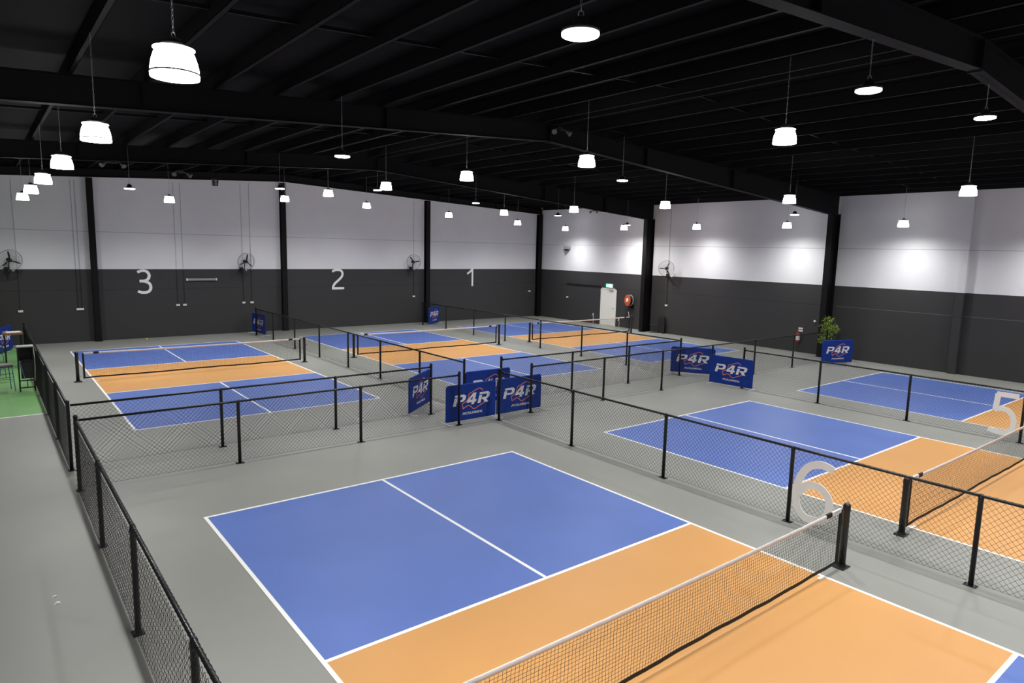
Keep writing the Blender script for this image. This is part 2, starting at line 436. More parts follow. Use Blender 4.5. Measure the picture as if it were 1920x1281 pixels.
FM = fence_meshes()
def fence(p0, p1, stops, label, side=1, ends=(1, 1)):
    """stops: distances of the posts from p0; side: which side of the posts the wire hangs on"""
    panel, tie, mid, end, bp, clamp = FM
    d = Vector((p1[0] - p0[0], p1[1] - p0[1])); L = d.length; a = math.atan2(d.y, d.x)
    t = thing('chain_link_fence', label, 'fence', (p0[0], p0[1], 0), a, 'court fences')
    for i, s in enumerate(stops):
        e = (i == 0 and ends[0]) or (i == len(stops) - 1 and ends[1])
        if (i == 0 and ends[0] is None) or (i == len(stops) - 1 and ends[1] is None): continue
        q = link('end_post' if e else 'post', end if e else mid, t, (s, 0, 0)); link('base_plate', bp, q, (0, 0, 0))
        if e: link('rail_clamp', clamp, q, (.04 if i == 0 else -.04, 0, 0))
    MB().tube([(stops[0], 0, 1.221), (stops[-1], 0, 1.221)], .021, 14).build('top_rail', M['fence'], t, True)
    for i in range(len(stops) - 1):
        w = stops[i + 1] - stops[i]
        o = link('chain_link_mesh', panel, t, (stops[i], .034 * side, 0)); o.scale = (w / PL, 1, 1)
        o2 = link('tie_wire', tie, t, (stops[i], 0, 1.221)); o2.scale = (w / PL, 1, 1)
    return t
yA, yB = 2.38, 3.66
fence((-1.37, yA), (-1.37, -8.2), [0, 2.62, 5.27, 7.86, 10.4], 'chain link fence in the lower left foreground beside the walkway', -1)
fence((-1.37, yB), (-1.37, 18.9), [0] + [2.52 * k for k in range(1, 6)] + [14.4], 'chain link fence between the green strip and leftmost far court', 1)
fence((-1.33, yA), (6.34, yA), [0, 2.58, 5.12, 7.67], 'front fence of corridor behind the nearest blue court, left part', 1, (None, 1))
fence((-1.33, yB), (6.34, yB), [0, 2.61, 5.11, 7.67], 'rear corridor fence bordering near side of the leftmost far court', 1, (None, 1))
fence((7.43, 2.22), (7.43, -13.3), [0, 2.62, 5.14, 7.65, 10.2, 12.75, 15.3], 'chain link fence carrying the numeral six', 1)
fence((7.45, 3.8), (7.45, 20.9), [0, 2.3, 4.76, 7.17, 9.7, 12.24, 14.8, 17.1], 'chain link fence dividing the leftmost and middle far courts', -1)
fence((16.42, yB), (16.42, 20.95), [0, 2.46, 4.88, 7.42, 9.93, 12.44, 14.95, 17.29], 'chain link fence dividing the middle far court from the corner court', -1)
fence((8.58, yB), (16.38, yB), [0, 2.69, 5.2, 7.8], 'rear corridor fence bordering near side of the middle far court', 1, (1, None))
fence((8.59, yA), (24.13, yA), [0, 2.71, 5.29, 7.85, 10.38, 13.0, 15.54], 'long corridor fence ending at the potted plant by right wall', 1)
fence((16.34, 1.14), (16.34, -13.6), [0, 2.47, 4.86, 7.32, 9.8, 12.3, 14.74], 'chain link fence carrying the numeral five', 1)

# ------------------------------------------------------------------ number signs
DIG = {
 '1': [[(.0, .70), (.40, .81), (.74, .95)], [(.80, .999), (.80, .001)]],
 '2': [[(.04, .87), (.25, .935), (.48, .95), (.70, .93), (.84, .86), (.88, .75), (.83, .64), (.68, .53), (.48, .42), (.27, .31), (.14, .20), (.085, .10), (.085, .055)], [(.0, .055), (1, .055)]],
 '3': [[(.02, .885), (.25, .935), (.45, .947), (.66, .91), (.79, .80), (.79, .69), (.68, .585), (.45, .53), (.14, .525)], [(.30, .525), (.55, .50), (.80, .42), (.88, .29), (.84, .17), (.68, .08), (.45, .053), (.22, .065), (.0, .11)]],
 '5': [[(.98, .945), (.20, .945)], [(.25, .95), (.20, .54)], [(.16, .56), (.35, .61), (.60, .60), (.80, .51), (.90, .35), (.86, .18), (.68, .075), (.40, .052), (.02, .085)]],
 '6': [[(.93, .905), (.75, .942), (.55, .935), (.34, .86), (.18, .70), (.095, .50), (.095, .33), (.16, .17), (.32, .07), (.52, .052), (.71, .08), (.86, .19), (.905, .33), (.89, .41)], [(.905, .34), (.86, .47), (.71, .57), (.52, .60), (.33, .56), (.16, .44)]],
}
def smooth(p, n=4):
    if len(p) < 4: return [Vector(q) for q in p]
    P = [Vector(p[0])] + [Vector(q) for q in p] + [Vector(p[-1])]; out = []
    for i in range(1, len(P) - 2):
        for k in range(n):
            t = k / n; a, b, c, d = P[i - 1], P[i], P[i + 1], P[i + 2]
            out.append(.5 * ((2 * b) + (c - a) * t + (2 * a - 5 * b + 4 * c - d) * t * t + (3 * b - a - 3 * c + d) * t ** 3))
    out.append(P[-2]); return out
def plate(name, body, P, ux, w, h, label, m=None, sw=.115):
    """number cut from flat plate: P left-bottom corner, ux reading direction"""
    mb = MB()
    for si, st in enumerate(DIG[body]):
        pts = [Vector((q.x * w, q.y * h)) for q in smooth(st)]; o = len(mb.v); N = len(pts)
        for i, q in enumerate(pts):
            d = (pts[min(i + 1, N - 1)] - pts[max(i - 1, 0)]).normalized(); nn = Vector((-d.y, d.x)) * sw * .5
            for e in (q + nn, q - nn):
                for y in (-.014 - .0012 * si, 0.0006 * si): mb.v.append((e.x, y, e.y))
        for i in range(N - 1):
            a = o + i * 4; b = a + 4
            mb.f += [(a, a + 2, b + 2, b), (a + 1, b + 1, b + 3, a + 3), (a, b, b + 1, a + 1), (a + 2, a + 3, b + 3, b + 2)]
        mb.f += [(o, o + 1, o + 3, o + 2), (o + N * 4 - 4, o + N * 4 - 2, o + N * 4 - 1, o + N * 4 - 3)]
    t = mb.build(name, m or M['numb'], None)
    t.location = P; t.rotation_euler.z = math.atan2(ux[1], ux[0])
    return tag(t, label, 'number sign')
plate('number_sign', '6', (7.385, -5.50, .12), (0, -1), .655, 1.01, 'large pale grey numeral six on the fence beside the nearest net post', sw=.118)
plate('number_sign', '5', (16.295, -5.53, .13), (0, -1), .56, 1.01, 'large pale grey numeral five on the fence at right picture edge', sw=.118)
plate('number_sign', '3', (2.86, YB - .004, 1.94), (1, 0), .575, 1.06, 'large pale numeral three on back wall left of the grey bar light')
plate('number_sign', '2', (11.70, YB - .004, 1.96), (1, 0), .66, 1.06, 'large pale numeral two on back wall between the wall fans')
plate('number_sign', '1', (20.12, YB - .004, 2.0), (1, 0), .46, 1.04, 'large pale numeral one on back wall, nearest the far corner')

# ------------------------------------------------------------------ banner boards
BW, BH = 1.5, .90
def board_meshes():
    def outline(d):
        r = .075 - d * .5; x0, x1, z0, z1 = d, BW - d, .055 + d, .055 + BH - d; pts = []
        for (cx, cz, a0) in ((x1 - r, z1 - r, 0), (x0 + r, z1 - r, 90)):
            for k in range(6):
                a = math.radians(a0 + k * 18); pts.append((cx + r * math.cos(a), cz + r * math.sin(a)))
        rb = .02
        for (cx, cz, a0) in ((x0 + rb, z0 + rb, 180), (x1 - rb, z0 + rb, 270)):
            for k in range(4):
                a = math.radians(a0 + k * 30); pts.append((cx + rb * math.cos(a), cz + rb * math.sin(a)))
        return pts
    m = MB(); rings = [(.03, -.022), (.006, -.017), (0, -.008), (0, .008), (.006, .017), (.03, .022)]; n = None
    for (d, y) in rings:
        o = outline(d); n = len(o); m.v += [(p[0], y, p[1]) for p in o]
    for i in range(len(rings) - 1):
        for k in range(n):
            l = (k + 1) % n; m.f.append((i * n + k, i * n + l, (i + 1) * n + l, (i + 1) * n + k))
    m.f.append(tuple(range(n))); m.f.append(tuple((len(rings) - 1) * n + k for k in range(n))[::-1])
    cover = m.mesh('fabric_cover', M['bluefab'])
    f = MB()
    def P(u, v): return (u * BW, .055 + (1 - v) * BH)
    def glyph(polys, u0, u1, v0, v1, sh=.26):
        w = (u1 - u0) * BW; h = (v1 - v0) * BH; bx, bz = P(u0, v1)
        for poly in polys: f.prism([(bx + px * w + pz * h * sh, bz + pz * h) for px, pz in poly][::-1], -.0245, -.0215)
    C = [(0, 1), (.78, 1), (1, .86), (1, .5), (.8, .33), (.30, .33), (.30, .50), (.66, .50), (.73, .56), (.73, .75), (.67, .80), (0, .80)]
    st = [(0, .72), (.27, .72), (.27, 0), (0, 0)]
    glyph([C, st], .125, .345, .285, .58); glyph([C, st, [(.40, .34), (.72, .36), (1.02, 0), (.70, 0)]], .615, .835, .285, .58)
    glyph([[(.50, 1), (.82, 1), (.28, .42), (0, .42), (0, .40)], [(0, .42), (1.02, .42), (1.02, .20), (0, .20)], [(.56, 1), (.85, 1), (.85, 0), (.56, 0)]], .385, .57, .275, .59)
    letters = f.mesh('logo_lettering', M['logo'])
    g = MB(); path = [(.72, .235), (.70, .195), (.663, .168), (.628, .168), (.442, .288), (.419, .453), (.308, .543), (.326, .675), (.43, .60), (.477, .635), (.523, .71), (.552, .724), (.75, .588), (.758, .56)]
    pts = [Vector((P(*q)[0], P(*q)[1])) for q in path]
    for i in range(len(pts) - 1):
        a, b = pts[i], pts[i + 1]; d = (b - a).normalized(); nn = Vector((-d.y, d.x)) * .0105; a2, b2 = a - d * .005, b + d * .005
        g.prism([tuple(a2 + nn), tuple(b2 + nn), tuple(b2 - nn), tuple(a2 - nn)], -.0237, -.0215)
    outl = g.mesh('logo_outline', M['orangep'])
    x, z = P(.315, .85)
    tx = text_mb('PICKLE4REAL', x, z, .405 * BW, .066 * BH, -.0245, -.0215, .35, .012).mesh('slogan_lettering', M['logo'])
    ft = MB().tube([(0, -.21, .010), (0, .21, .010)], .010, 8).tube([(0, 0, .012), (0, 0, .10)], .011, 8).lathe([(.014, -.01), (.014, .01)], 8, (0, -.21, .0145), 'y').lathe([(.014, -.01), (.014, .01)], 8, (0, .21, .0145), 'y').mesh('foot', M['white'])
    return cover, letters, outl, tx, ft
BM = board_meshes()
def board(bl, br, label, flip=False):
    a = math.atan2(br[1] - bl[1], br[0] - bl[0])
    t = thing('banner_board', label, 'banner board', (bl[0], bl[1], .004 if bl[0] < -1.4 else 0), a, 'blue banner boards')
    c = link('fabric_cover', BM[0], t, (0, 0, 0)); link('logo_lettering', BM[1], c, (0, 0, 0)); link('logo_outline', BM[2], c, (0, 0, 0)); link('slogan_lettering', BM[3], c, (0, 0, 0))
    for x in (.03, BW - .03): link('foot', BM[4], t, (x, 0, 0))
board((6.06, 2.53), (7.6, 2.55), 'blue banner board in the corridor gap behind the first fence end')
board((7.60, 2.55), (9.1, 2.58), 'blue banner board right of its twin, touching it behind the fence corner')
board((7.50, 3.82), (9.0, 3.80), 'blue banner board mostly hidden behind the front pair')
board((5.78, 3.80), (6.95, 4.72), 'blue banner board turned sideways behind the left corridor fence')
board((16.55, 4.16), (17.37, 2.90), 'blue banner board behind the long corridor fence at the right gap')
board((16.15, 2.24), (16.28, .76), 'blue banner board standing in front at the near end of number 5 fence')
board((23.28, 2.11), (24.67, 1.58), 'blue banner board in front of the potted plant by right wall')
board((7.60, 21.93), (7.73, 20.44), 'blue banner board at far end of the fence right of number 3')
board((16.62, 20.68), (17.82, 21.52), 'blue banner board at far end of fence below the numeral one wall')
board((-2.17, 19.50), (-1.66, 20.92), 'blue banner board behind the bar stools at left picture edge')

# ------------------------------------------------------------------ pendant lamps
def lamp_meshes():
    # bell: lamp bottom at z=0, hook top about .34
    bell = MB().lathe([(.185, .0), (.186, .02), (.183, .07), (.172, .13), (.152, .19), (.130, .225), (.11, .232)], 32).mesh('bell_shade', M['lamp'], True)
    bellw = bell.copy(); bellw.materials[0] = M['lampw']
    rim = MB().lathe([(.185, .030), (.1925, .033), (.1925, .041), (.184, .044)], 32, capend=False).mesh('rim_ring', M['housing'], True)
    flange = MB().lathe([(.134, .222), (.158, .222), (.158, .230), (.134, .232)], 32, capend=False).mesh('shade_flange', M['lamp'], True)
    cap = MB().lathe([(.105, .232), (.10, .262), (.055, .27), (.05, .31), (.018, .318)], 20).mesh('lamp_cap', M['housing'], True)
    disc = MB().lathe([(.135, 0), (.148, .006), (.150, .022), (.14, .03)], 32).mesh('disc_lens', M['lampd'], True)
    dcap = MB().lathe([(.152, .026), (.155, .05), (.12, .065), (.07, .075), (.06, .13), (.03, .15), (.012, .155)], 28)
    dcap = dcap.mesh('lamp_housing', M['housing'], True)
    hook = MB().tube([(.022 * math.cos(a), 0, .022 * math.sin(a)) for a in [k * math.pi / 6 for k in range(12)]], .004, 6, closed=True).mesh('hook', M['chrome'], True)
    def chain(L):
        n = int(L / .042); m = MB(); z = 0; s = L / n
        for k in range(n):
            c = (k + .5) * s; h = s * .5 + .004; pts = []
            for a in range(8):
                t = a * math.pi / 4; u = .008 * math.cos(t); w = h * math.sin(t)
                pts.append((u, 0, c + w) if k % 2 else (0, u, c + w))
            m.tube(pts, .0026, 4, closed=True)
        return m.mesh('chain', M['chrome'], True)
    return bell, rim, flange, cap, disc, dcap, hook, chain(1.035), chain(1.035), bellw
LM = lamp_meshes()
def spot(parent, power, z, size, r=.10):
    l = bpy.data.lights.new('lamp_light', 'SPOT'); l.energy = power; l.spot_size = math.radians(size); l.spot_blend = 1.0
    l.shadow_soft_size = r; l.color = (1.0, 0.99, 0.975)
    o = bpy.data.objects.new('lamp_light', l); COL.objects.link(o); o.parent = parent; o.location = (0, 0, z)
def bell(x, y, z, label, tilt=0):
    t = thing('bell_pendant_lamp', label, 'lamp', (x, y, z), rnd.uniform(0, 3), 'bell pendant lamps')
    wall_row = x > 24
    sh = link('bell_shade', LM[9] if wall_row else LM[0], t, (0, 0, 0)); link('rim_ring', LM[1], sh, (0, 0, 0)); link('shade_flange', LM[2], sh, (0, 0, 0))
    link('lamp_cap', LM[3], t, (0, 0, 0)); link('hook', LM[6], t, (0, 0, .338))
    c = link('chain', LM[7], t, (0, 0, .355)); c.scale = (1, 1, max(.2, (zr(x) - z - .355)) / 1.035)
    hanger(t, x, z)
    if wall_row:
        spot(t, BELL_W * .72, -.01, 164); spot(t, BELL_W * .30, -.012, 112)
    else: spot(t, BELL_W, -.01, 152)
def hanger(t, x, z):
    if min(abs(x - (q + .03)) for q in xs) < .08: return
    b = MB(); h = zr(x) - z
    if x < 9.5: sl = .055
    else: sl = -.05
    b.prism([(-.62, h - .62 * sl + .05), (.62, h + .62 * sl + .05), (.62, h + .62 * sl + .08), (-.62, h - .62 * sl + .08)], -.012, .012)
    b.box((-.008, -.008, h - .006), (.008, .008, h + .06))
    o = b.build('hanger_bar', M['steel'], t); o.rotation_euler.z = -t.rotation_euler.z
def disc(x, y, z, label):
    t = thing('disc_pendant_lamp', label, 'lamp', (x, y, z), rnd.uniform(0, 3), 'flat disc pendant lamps')
    link('disc_lens', LM[4], t, (0, 0, 0)); link('lamp_housing', LM[5], t, (0, 0, 0)); link('hook', LM[6], t, (0, 0, .172))
    c = link('chain', LM[8], t, (0, 0, .19)); c.scale = (1, 1, max(.2, (zr(x) - z - .19)) / 1.035)
    hanger(t, x, z)
    spot(t, DISC_W, -.01, 165, .08)
ORD = ['nearest', 'second', 'third', 'fourth', 'fifth', 'sixth']
rowsY = [-4.45, .2, 4.85, 9.5, 14.15, 18.8]
colX = [(-1.1, 5.545, 'above the walkway fence on the left'), (8.17, 6.06, 'above the fence carrying numeral six'), (16.65, 5.77, 'above the fence carrying numeral five'), (24.45, 5.365, 'along the right wall')]
for x, z, d in colX:
    vis = 0
    for y in (rowsY if x < 20 else [-4.5, .07, 4.65, 9.23, 13.84, 18.4]):
        if x > 20 and y < -1:
            bell(x, y, z, 'lit bell pendant lamp by right wall just outside the right picture edge'); continue
        bell(x, y, z, 'lit bell lamp, %s from camera in the row %s' % (ORD[vis], d)); vis += 1
    for k, y in enumerate((-9.1, -13.75, -18.4)):  # unseen lamp rows added behind the camera to light the foreground
        bell(x, y, z, 'bell lamp added behind camera, %s of the row %s' % (ORD[k], d))
for x, z, l in ((3.59, 5.74, 'lit bell pendant lamp near back wall left of its middle fan'), (12.05, 5.99, 'lit bell pendant lamp near back wall above the numeral two'), (21.2, 5.57, 'lit bell pendant lamp near back wall right of the numeral one')):
    bell(x, 18.8, z, l)
for k, (x, z) in enumerate(((1.39, 5.90), (6.32, 6.25), (10.40, 6.47))):
    disc(x, -6.60, z, 'lit flat disc lamp, %s in the large front row at picture top' % ['leftmost', 'middle', 'rightmost'][k])
for k, (x, z) in enumerate(((3.49, 6.0), (11.84, 6.18), (21.14, 5.69))):
    disc(x, 2.5, z, 'lit flat disc lamp, %s of three over the corridor fences' % ['left', 'middle', 'right'][k])
for k, (x, z) in enumerate(((1.29, 5.77), (5.88, 6.10), (9.6, 6.31), (14.17, 6.10), (18.86, 5.81), (23.65, 5.56))):
    disc(x, 12.9, z, 'lit flat disc lamp, %s from left in the far row under third beam' % ['first', 'second', 'third', 'fourth', 'fifth', 'sixth'][k])
for k, x in enumerate((1.4, 6.3, 14.9, 19.5)):  # unseen extra disc lamps, added for their light on the near courts
    disc(x, -6.6 if k > 1 else -11.5, 6.0, 'lit flat disc lamp added outside the picture, %s of four' % ORD[k])

# ------------------------------------------------------------------ twin floodlights under the beams
def twin(x, y, z, rz, label):
    t = thing('twin_floodlight', label, 'floodlight', (x, y, z), rz, 'twin floodlights')
    MB().box((-.09, -.04, -.03), (.09, .04, .05)).build('mounting_box', M['black'], t)
    for s in (-1, 1):
        MB().tube([(s * .08, 0, 0), (s * .18, -.02, -.01)], .012, 8).build('arm', M['beige'], t)
        dx = Vector((s * .55, -.6, -.55)).normalized(); p = Vector((s * .2, -.02, -.02))
        MB().tube([tuple(p), tuple(p + dx * .05), tuple(p + dx * .12), tuple(p + dx * .17)], [.03, .04, .062, .07], 16).build('lamp_head', M['beige'], t, True)
twin(9.85, 2.98, 7.40, 0, 'beige twin floodlight on beam at the roof ridge, centre of picture')
twin(2.70, 12.78, 6.40, .4, 'small twin floodlight on far beam above and right of numeral three')
twin(.88, 12.80, 6.52, -.3, 'small twin floodlight on far beam above the column left of number 3')
twin(25.70, 17.3, 6.55, -math.pi / 2, 'small dark twin floodlight high on right wall near the far corner')
sp = thing('hanging_speaker', 'small grey speaker hanging from the far beam above number 3', 'speaker', (3.75, 12.85, 6.05))
MB().tube([(0, 0, .22), (-.06, 0, .36), (-.08, 0, .74)], .012, 6).build('bracket', M['steel'], sp)
MB().prism([(-.07, 0), (.07, 0), (.09, .22), (-.09, .22)], -.08, .08).build('cabinet', M['housing'], sp)
for z in (.06, .15): MB().lathe([(.045, -.082), (.03, -.09)], 14, (0, 0, z), 'y').build('driver_cone', M['grey'], sp)

# ------------------------------------------------------------------ wall fans
def fan_meshes():
    r = .40; cage = MB()
    def ring(rr, y, w=.0028, n=36): cage.tube([(rr * math.cos(2 * math.pi * k / n), y, rr * math.sin(2 * math.pi * k / n)) for k in range(n)], w, 4, closed=True)
    ring(r, -.04, .007); ring(r, .02, .005)
    for (rr, y) in ((.31, -.085), (.2, -.10), (.1, -.105)): ring(rr, y)
    for (rr, y) in ((.31, .06), (.2, .075)): ring(rr, y)
    for k in range(44):
        a = 2 * math.pi * k / 44; c, s = math.cos(a), math.sin(a)
        cage.tube([(.06 * c, -.107, .06 * s), (.2 * c, -.10, .2 * s), (.31 * c, -.085, .31 * s), (r * c, -.04, r * s)], .0015, 4, False)
        if k % 2: cage.tube([(.06 * c, .08, .06 * s), (.2 * c, .075, .2 * s), (.31 * c, .06, .31 * s), (r * c, .02, r * s)], .0015, 4, False)
    hub = MB().lathe([(.055, -.115), (.06, -.10), (.06, -.02)], 18, (0, 0, 0), 'y').mesh('hub', M['black'], True)
    bl = []
    for k in range(3):
        m = MB(); a = math.radians(100 + 120 * k); e = Vector((math.cos(a), 0, math.sin(a))); n = Vector((-math.sin(a), 0, math.cos(a)))
        o = []
        for (rr, w, tw) in ((.05, .022, .02), (.14, .05, .022), (.26, .062, .016), (.35, .03, .01), (.365, .006, .005)):
            for (s, yy) in ((-1, 0), (1, 0)):
                for th in (-.003, .003):
                    p = e * rr + n * w * s * .5; o.append((p.x, -.04 + s * tw + th, p.z))
        m.v = o
        for i in range(4):
            b = i * 4
            m.f += [(b, b + 2, b + 6, b + 4), (b + 1, b + 5, b + 7, b + 3), (b, b + 4, b + 5, b + 1), (b + 2, b + 3, b + 7, b + 6)]
        m.f += [(0, 1, 3, 2), (16, 18, 19, 17)]
        bl.append(m.mesh('blade', M['black']))
    motor = MB().lathe([(.07, .02), (.085, .05), (.085, .15), (.05, .18)], 18, (0, 0, 0), 'y').mesh('motor', M['black'], True)
    return cage.mesh('cage', M['housing'], True), hub, bl, motor
FN = fan_meshes()
def fan(x, y, z, rz, tilt, reach, label, rot=0.0):
    """rz: heading of the front, wall lies behind at distance reach"""
    t = thing('wall_fan', label, 'fan', (x, y, z), rz, 'wall fans')
    e = link('cage', FN[0], t, (0, 0, 0)); e.rotation_euler = (tilt, 0, 0)
    h = link('hub', FN[1], t, (0, 0, 0)); h.rotation_euler = (tilt, 0, 0)
    m = link('motor', FN[3], t, (0, 0, 0)); m.rotation_euler = (tilt, 0, 0)
    for b in FN[2]:
        o = link('blade', b, t, (0, 0, 0)); o.rotation_euler = (tilt, rot, 0)
    MB().tube([(0, .12, -.02), (0, .15, -.22), (0, .18, -.36)], .018, 8).box((-.05, .12, -.42), (.05, reach - .006, -.36)).box((-.09, reach - .02, -.50), (.09, reach - .006, -.28)).build('wall_bracket', M['black'], t)
    MB().box((.16, reach - .05, -.44), (.25, reach - .006, -.37)).build('switch_box', M['white'], t)
fan(-1.52, 21.62, 3.37, .25, .12, .46, 'black wall fan at left edge of picture on the back wall')
fan(7.30, 21.62, 3.37, .2, .12, .46, 'black wall fan on back wall between the numbers 3 and 2', .3)
fan(16.22, 21.62, 3.41, -.15, .05, .46, 'black wall fan on back wall just right of the numeral two', -.5)
fan(25.30, 11.58, 3.42, -math.pi / 2 + .45, .1, .43, 'black wall fan on right wall right of the hose reel column', .7)

# ------------------------------------------------------------------ outlets, conduits, wall fittings
def outlet(x, z, label, wall='back', w=.12, ztop=None, y=None):
    if wall == 'back': t = thing('power_outlet', label, 'outlet', (x, YB - .002, z), 0, 'wall outlets')
    else: t = thing('power_outlet', label, 'outlet', (XR - .002, y, z), -math.pi / 2, 'wall outlets')
    MB().box((-w / 2, -.045, -.04), (w / 2, 0, .04)).build('face_plate', M['white'], t)
    if ztop:
        for dx in ((0,) if w < .2 else (-.07, .07)):
            MB().tube([(dx, -.016, .04), (dx, -.016, 3.0 - z)], .012, 8).build('charcoal_conduit', M['housing'], t)
            MB().tube([(dx, -.016, 3.0 - z), (dx, -.016, ztop - z)], .012, 8).build('grey_conduit', M['cond'], t)
M['cond'] = mat('painted_conduit', (0.55, 0.56, 0.58), 0.5)
outlet(-1.29, 1.35, 'white wall outlet below the leftmost wall fan', w=.16, ztop=6.5)
outlet(.71, 1.36, 'wide white double outlet left of the number 3 column', w=.26, ztop=6.6)
outlet(4.42, 1.41, 'left white outlet of the pair below the grey bar light', w=.15, ztop=6.8)
outlet(4.70, 1.41, 'right white outlet of the pair below the grey bar light', w=.15, ztop=6.8)
outlet(7.28, 1.43, 'left white outlet of the pair below the middle wall fan', w=.13, ztop=7.0)
outlet(7.66, 1.43, 'right white outlet of the pair below the middle wall fan', w=.15, ztop=7.0)
outlet(16.50, 1.49, 'single white outlet below the fan right of number 2', w=.15, ztop=6.7)
outlet(24.92, 1.61, 'single white outlet on back wall near the far corner column', w=.17)
outlet(0, 1.40, 'small white outlet on right wall left of the white door', 'right', y=19.4, w=.14)
outlet(0, 1.48, 'white outlet on right wall below the wall fan', 'right', y=11.8, w=.15, ztop=6.6)
outlet(0, 1.44, 'small white outlet on right wall left of the potted plant', 'right', y=3.75, w=.09)
bar = thing('wall_bar_light', 'long pale grey bar light on back wall right of number 3', 'wall light', (5.45, YB - .002, 2.545))
MB().box((-.60, -.08, -.045), (.60, 0, .045)).build('body', M['grey'], bar)
for s in (-1, 1): MB().box((s * .625 - .028, -.085, -.05), (s * .625 + .028, 0, .05)).build('end_cap', M['white'], bar)
for x, l in ((1.28, 'left'), ): pass
# strap brackets either side of two columns
for x, l in ((1.28, 'column left of number 3'), (9.2, 'column right of number 3')):
    for s, w in ((-1, 'left'), (1, 'right')):
        o = MB().box((-.16 if s < 0 else .02, -.03, -.02), (-.02 if s < 0 else .16, -.002, .02)).build('wall_strap', M['white'], None)
        o.location = (x + s * .13, YB, 3.5); tag(o, 'small white strap at the %s side of the %s' % (w, l), 'bracket', 'white wall straps')

# white door on the right wall
d = thing('door_1', None, None, (XR - .002, 15.96, 0), -math.pi / 2); tag(d, kind='structure')
MB().box((-.60, -.05, 0), (-.53, 0, 2.14)).box((.53, -.05, 0), (.60, 0, 2.14)).box((-.60, -.05, 2.08), (.60, 0, 2.14)).build('door_frame', M['door'], d)
MB().box((-.525, -.035, .01), (.525, -.004, 2.075)).build('door_leaf', M['door'], d)
MB().lathe([(.026, -.045), (.026, -.036)], 12, (.45, 0, 1.02), 'y').tube([(.45, -.07, 1.02), (.34, -.07, 1.02)], .010, 8).tube([(.45, -.04, 1.02), (.45, -.075, 1.02)], .009, 8).build('door_handle', M['chrome'], d)
MB().box((.10, -.08, 2.0), (.40, -.036, 2.06)).tube([(.2, -.08, 2.03), (.05, -.14, 2.07), (-.1, -.055, 2.1)], .008, 6).build('door_closer', M['grey'], d)
ex = thing('exit_sign', 'glowing green and white exit sign above the white door', 'exit sign', (XR - .003, 15.90, 2.17), -math.pi / 2)
MB().box((-.25, -.07, 0), (.25, 0, .22)).build('housing', M['white'], ex)
MB().box((-.235, -.076, .012), (.235, -.069, .208)).build('green_face', M['greenled'], ex)
ef = MB()
ef.box((.02, -.079, .03), (.20, -.0755, .19))
ef.lathe([(.018, -.079), (.018, -.0755)], 12, (-.085, 0, .165), 'y')
for a in ([(-.10, .14), (-.06, .14), (-.07, .085), (-.11, .085)], [(-.11, .09), (-.085, .09), (-.12, .03), (-.145, .03)], [(-.08, .09), (-.06, .085), (-.03, .055), (-.045, .045)], [(-.04, .06), (-.025, .05), (-.04, .03), (-.055, .035)], [(-.10, .135), (-.11, .12), (-.15, .105), (-.15, .12)], [(-.06, .14), (-.065, .125), (-.02, .105), (-.01, .12)], [(-.21, .12), (-.17, .145), (-.17, .095)]):
    ef.prism(a, -.079, -.0755)
ef.build('running_figure', M['whiteled'], ex)
tr = MB().box((0, -.045, -.03), (2.9, -.002, .03)).build('wall_track', M['black'], None)
tr.location = (XR, 19.5, 2.22); tr.rotation_euler.z = -math.pi / 2; tag(tr, 'dark horizontal track on right wall left of the exit sign', 'wall track')

# fire hose reel
hr = thing('fire_hose_reel', 'round orange red fire hose reel on right wall beside white door', 'hose reel', (XR - .10, 14.12, 1.58), -math.pi / 2 - .28)
MB().lathe([(.30, -.30), (.31, -.29), (.31, -.275), (.10, -.27)], 32, (0, 0, 0), 'y').build('front_disc', M['red'], hr, True)
MB().lathe([(.31, -.10), (.31, -.085), (.08, -.08)], 32, (0, 0, 0), 'y').build('rear_disc', M['grey'], hr, True)
MB().lathe([(.25, -.27), (.27, -.24), (.26, -.21), (.27, -.18), (.26, -.15), (.25, -.10)], 28, (0, 0, 0), 'y').build('coiled_hose', M['black'], hr, True)
MB().lathe([(.10, -.335), (.12, -.315), (.12, -.30)], 24, (0, 0, 0), 'y').build('white_centre', M['white'], hr, True)
MB().box((-.05, -.09, -.45), (.05, .075, .1)).build('wall_bracket', M['black'], hr)
MB().tube([(0, -.2, -.27), (-.06, -.2, -.42), (.05, -.2, -.52), (.02, -.2, -.62)], .02, 8).build('nozzle_hose', M['black'], hr, True)
MB().tube([(.02, -.2, -.62), (.10, -.2, -.86)], .014, 8).build('nozzle', M['logo'], hr)
# taps
for (y, z, l) in ((17.1, .52, 'small white hose tap on right wall left of the door'), (15.05, .40, 'small white hose tap low on right wall right of the door')):
    t = thing('wall_tap', l, 'tap', (XR - .002, y, z), -math.pi / 2, 'white wall taps')
    MB().tube([(0, 0, 0), (0, -.09, 0), (0, -.11, -.05)], .022, 8).build('spout', M['white'], t, True)
    MB().tube([(-.05, -.06, .07), (.05, -.06, .07)], .014, 8).tube([(0, -.06, .0), (0, -.06, .07)], .01, 6).build('handle', M['white'], t)
    MB().tube([(0, -.03, 0), (0, -.03, -z + .03)], .012, 6).build('pipe', M['white'], t)
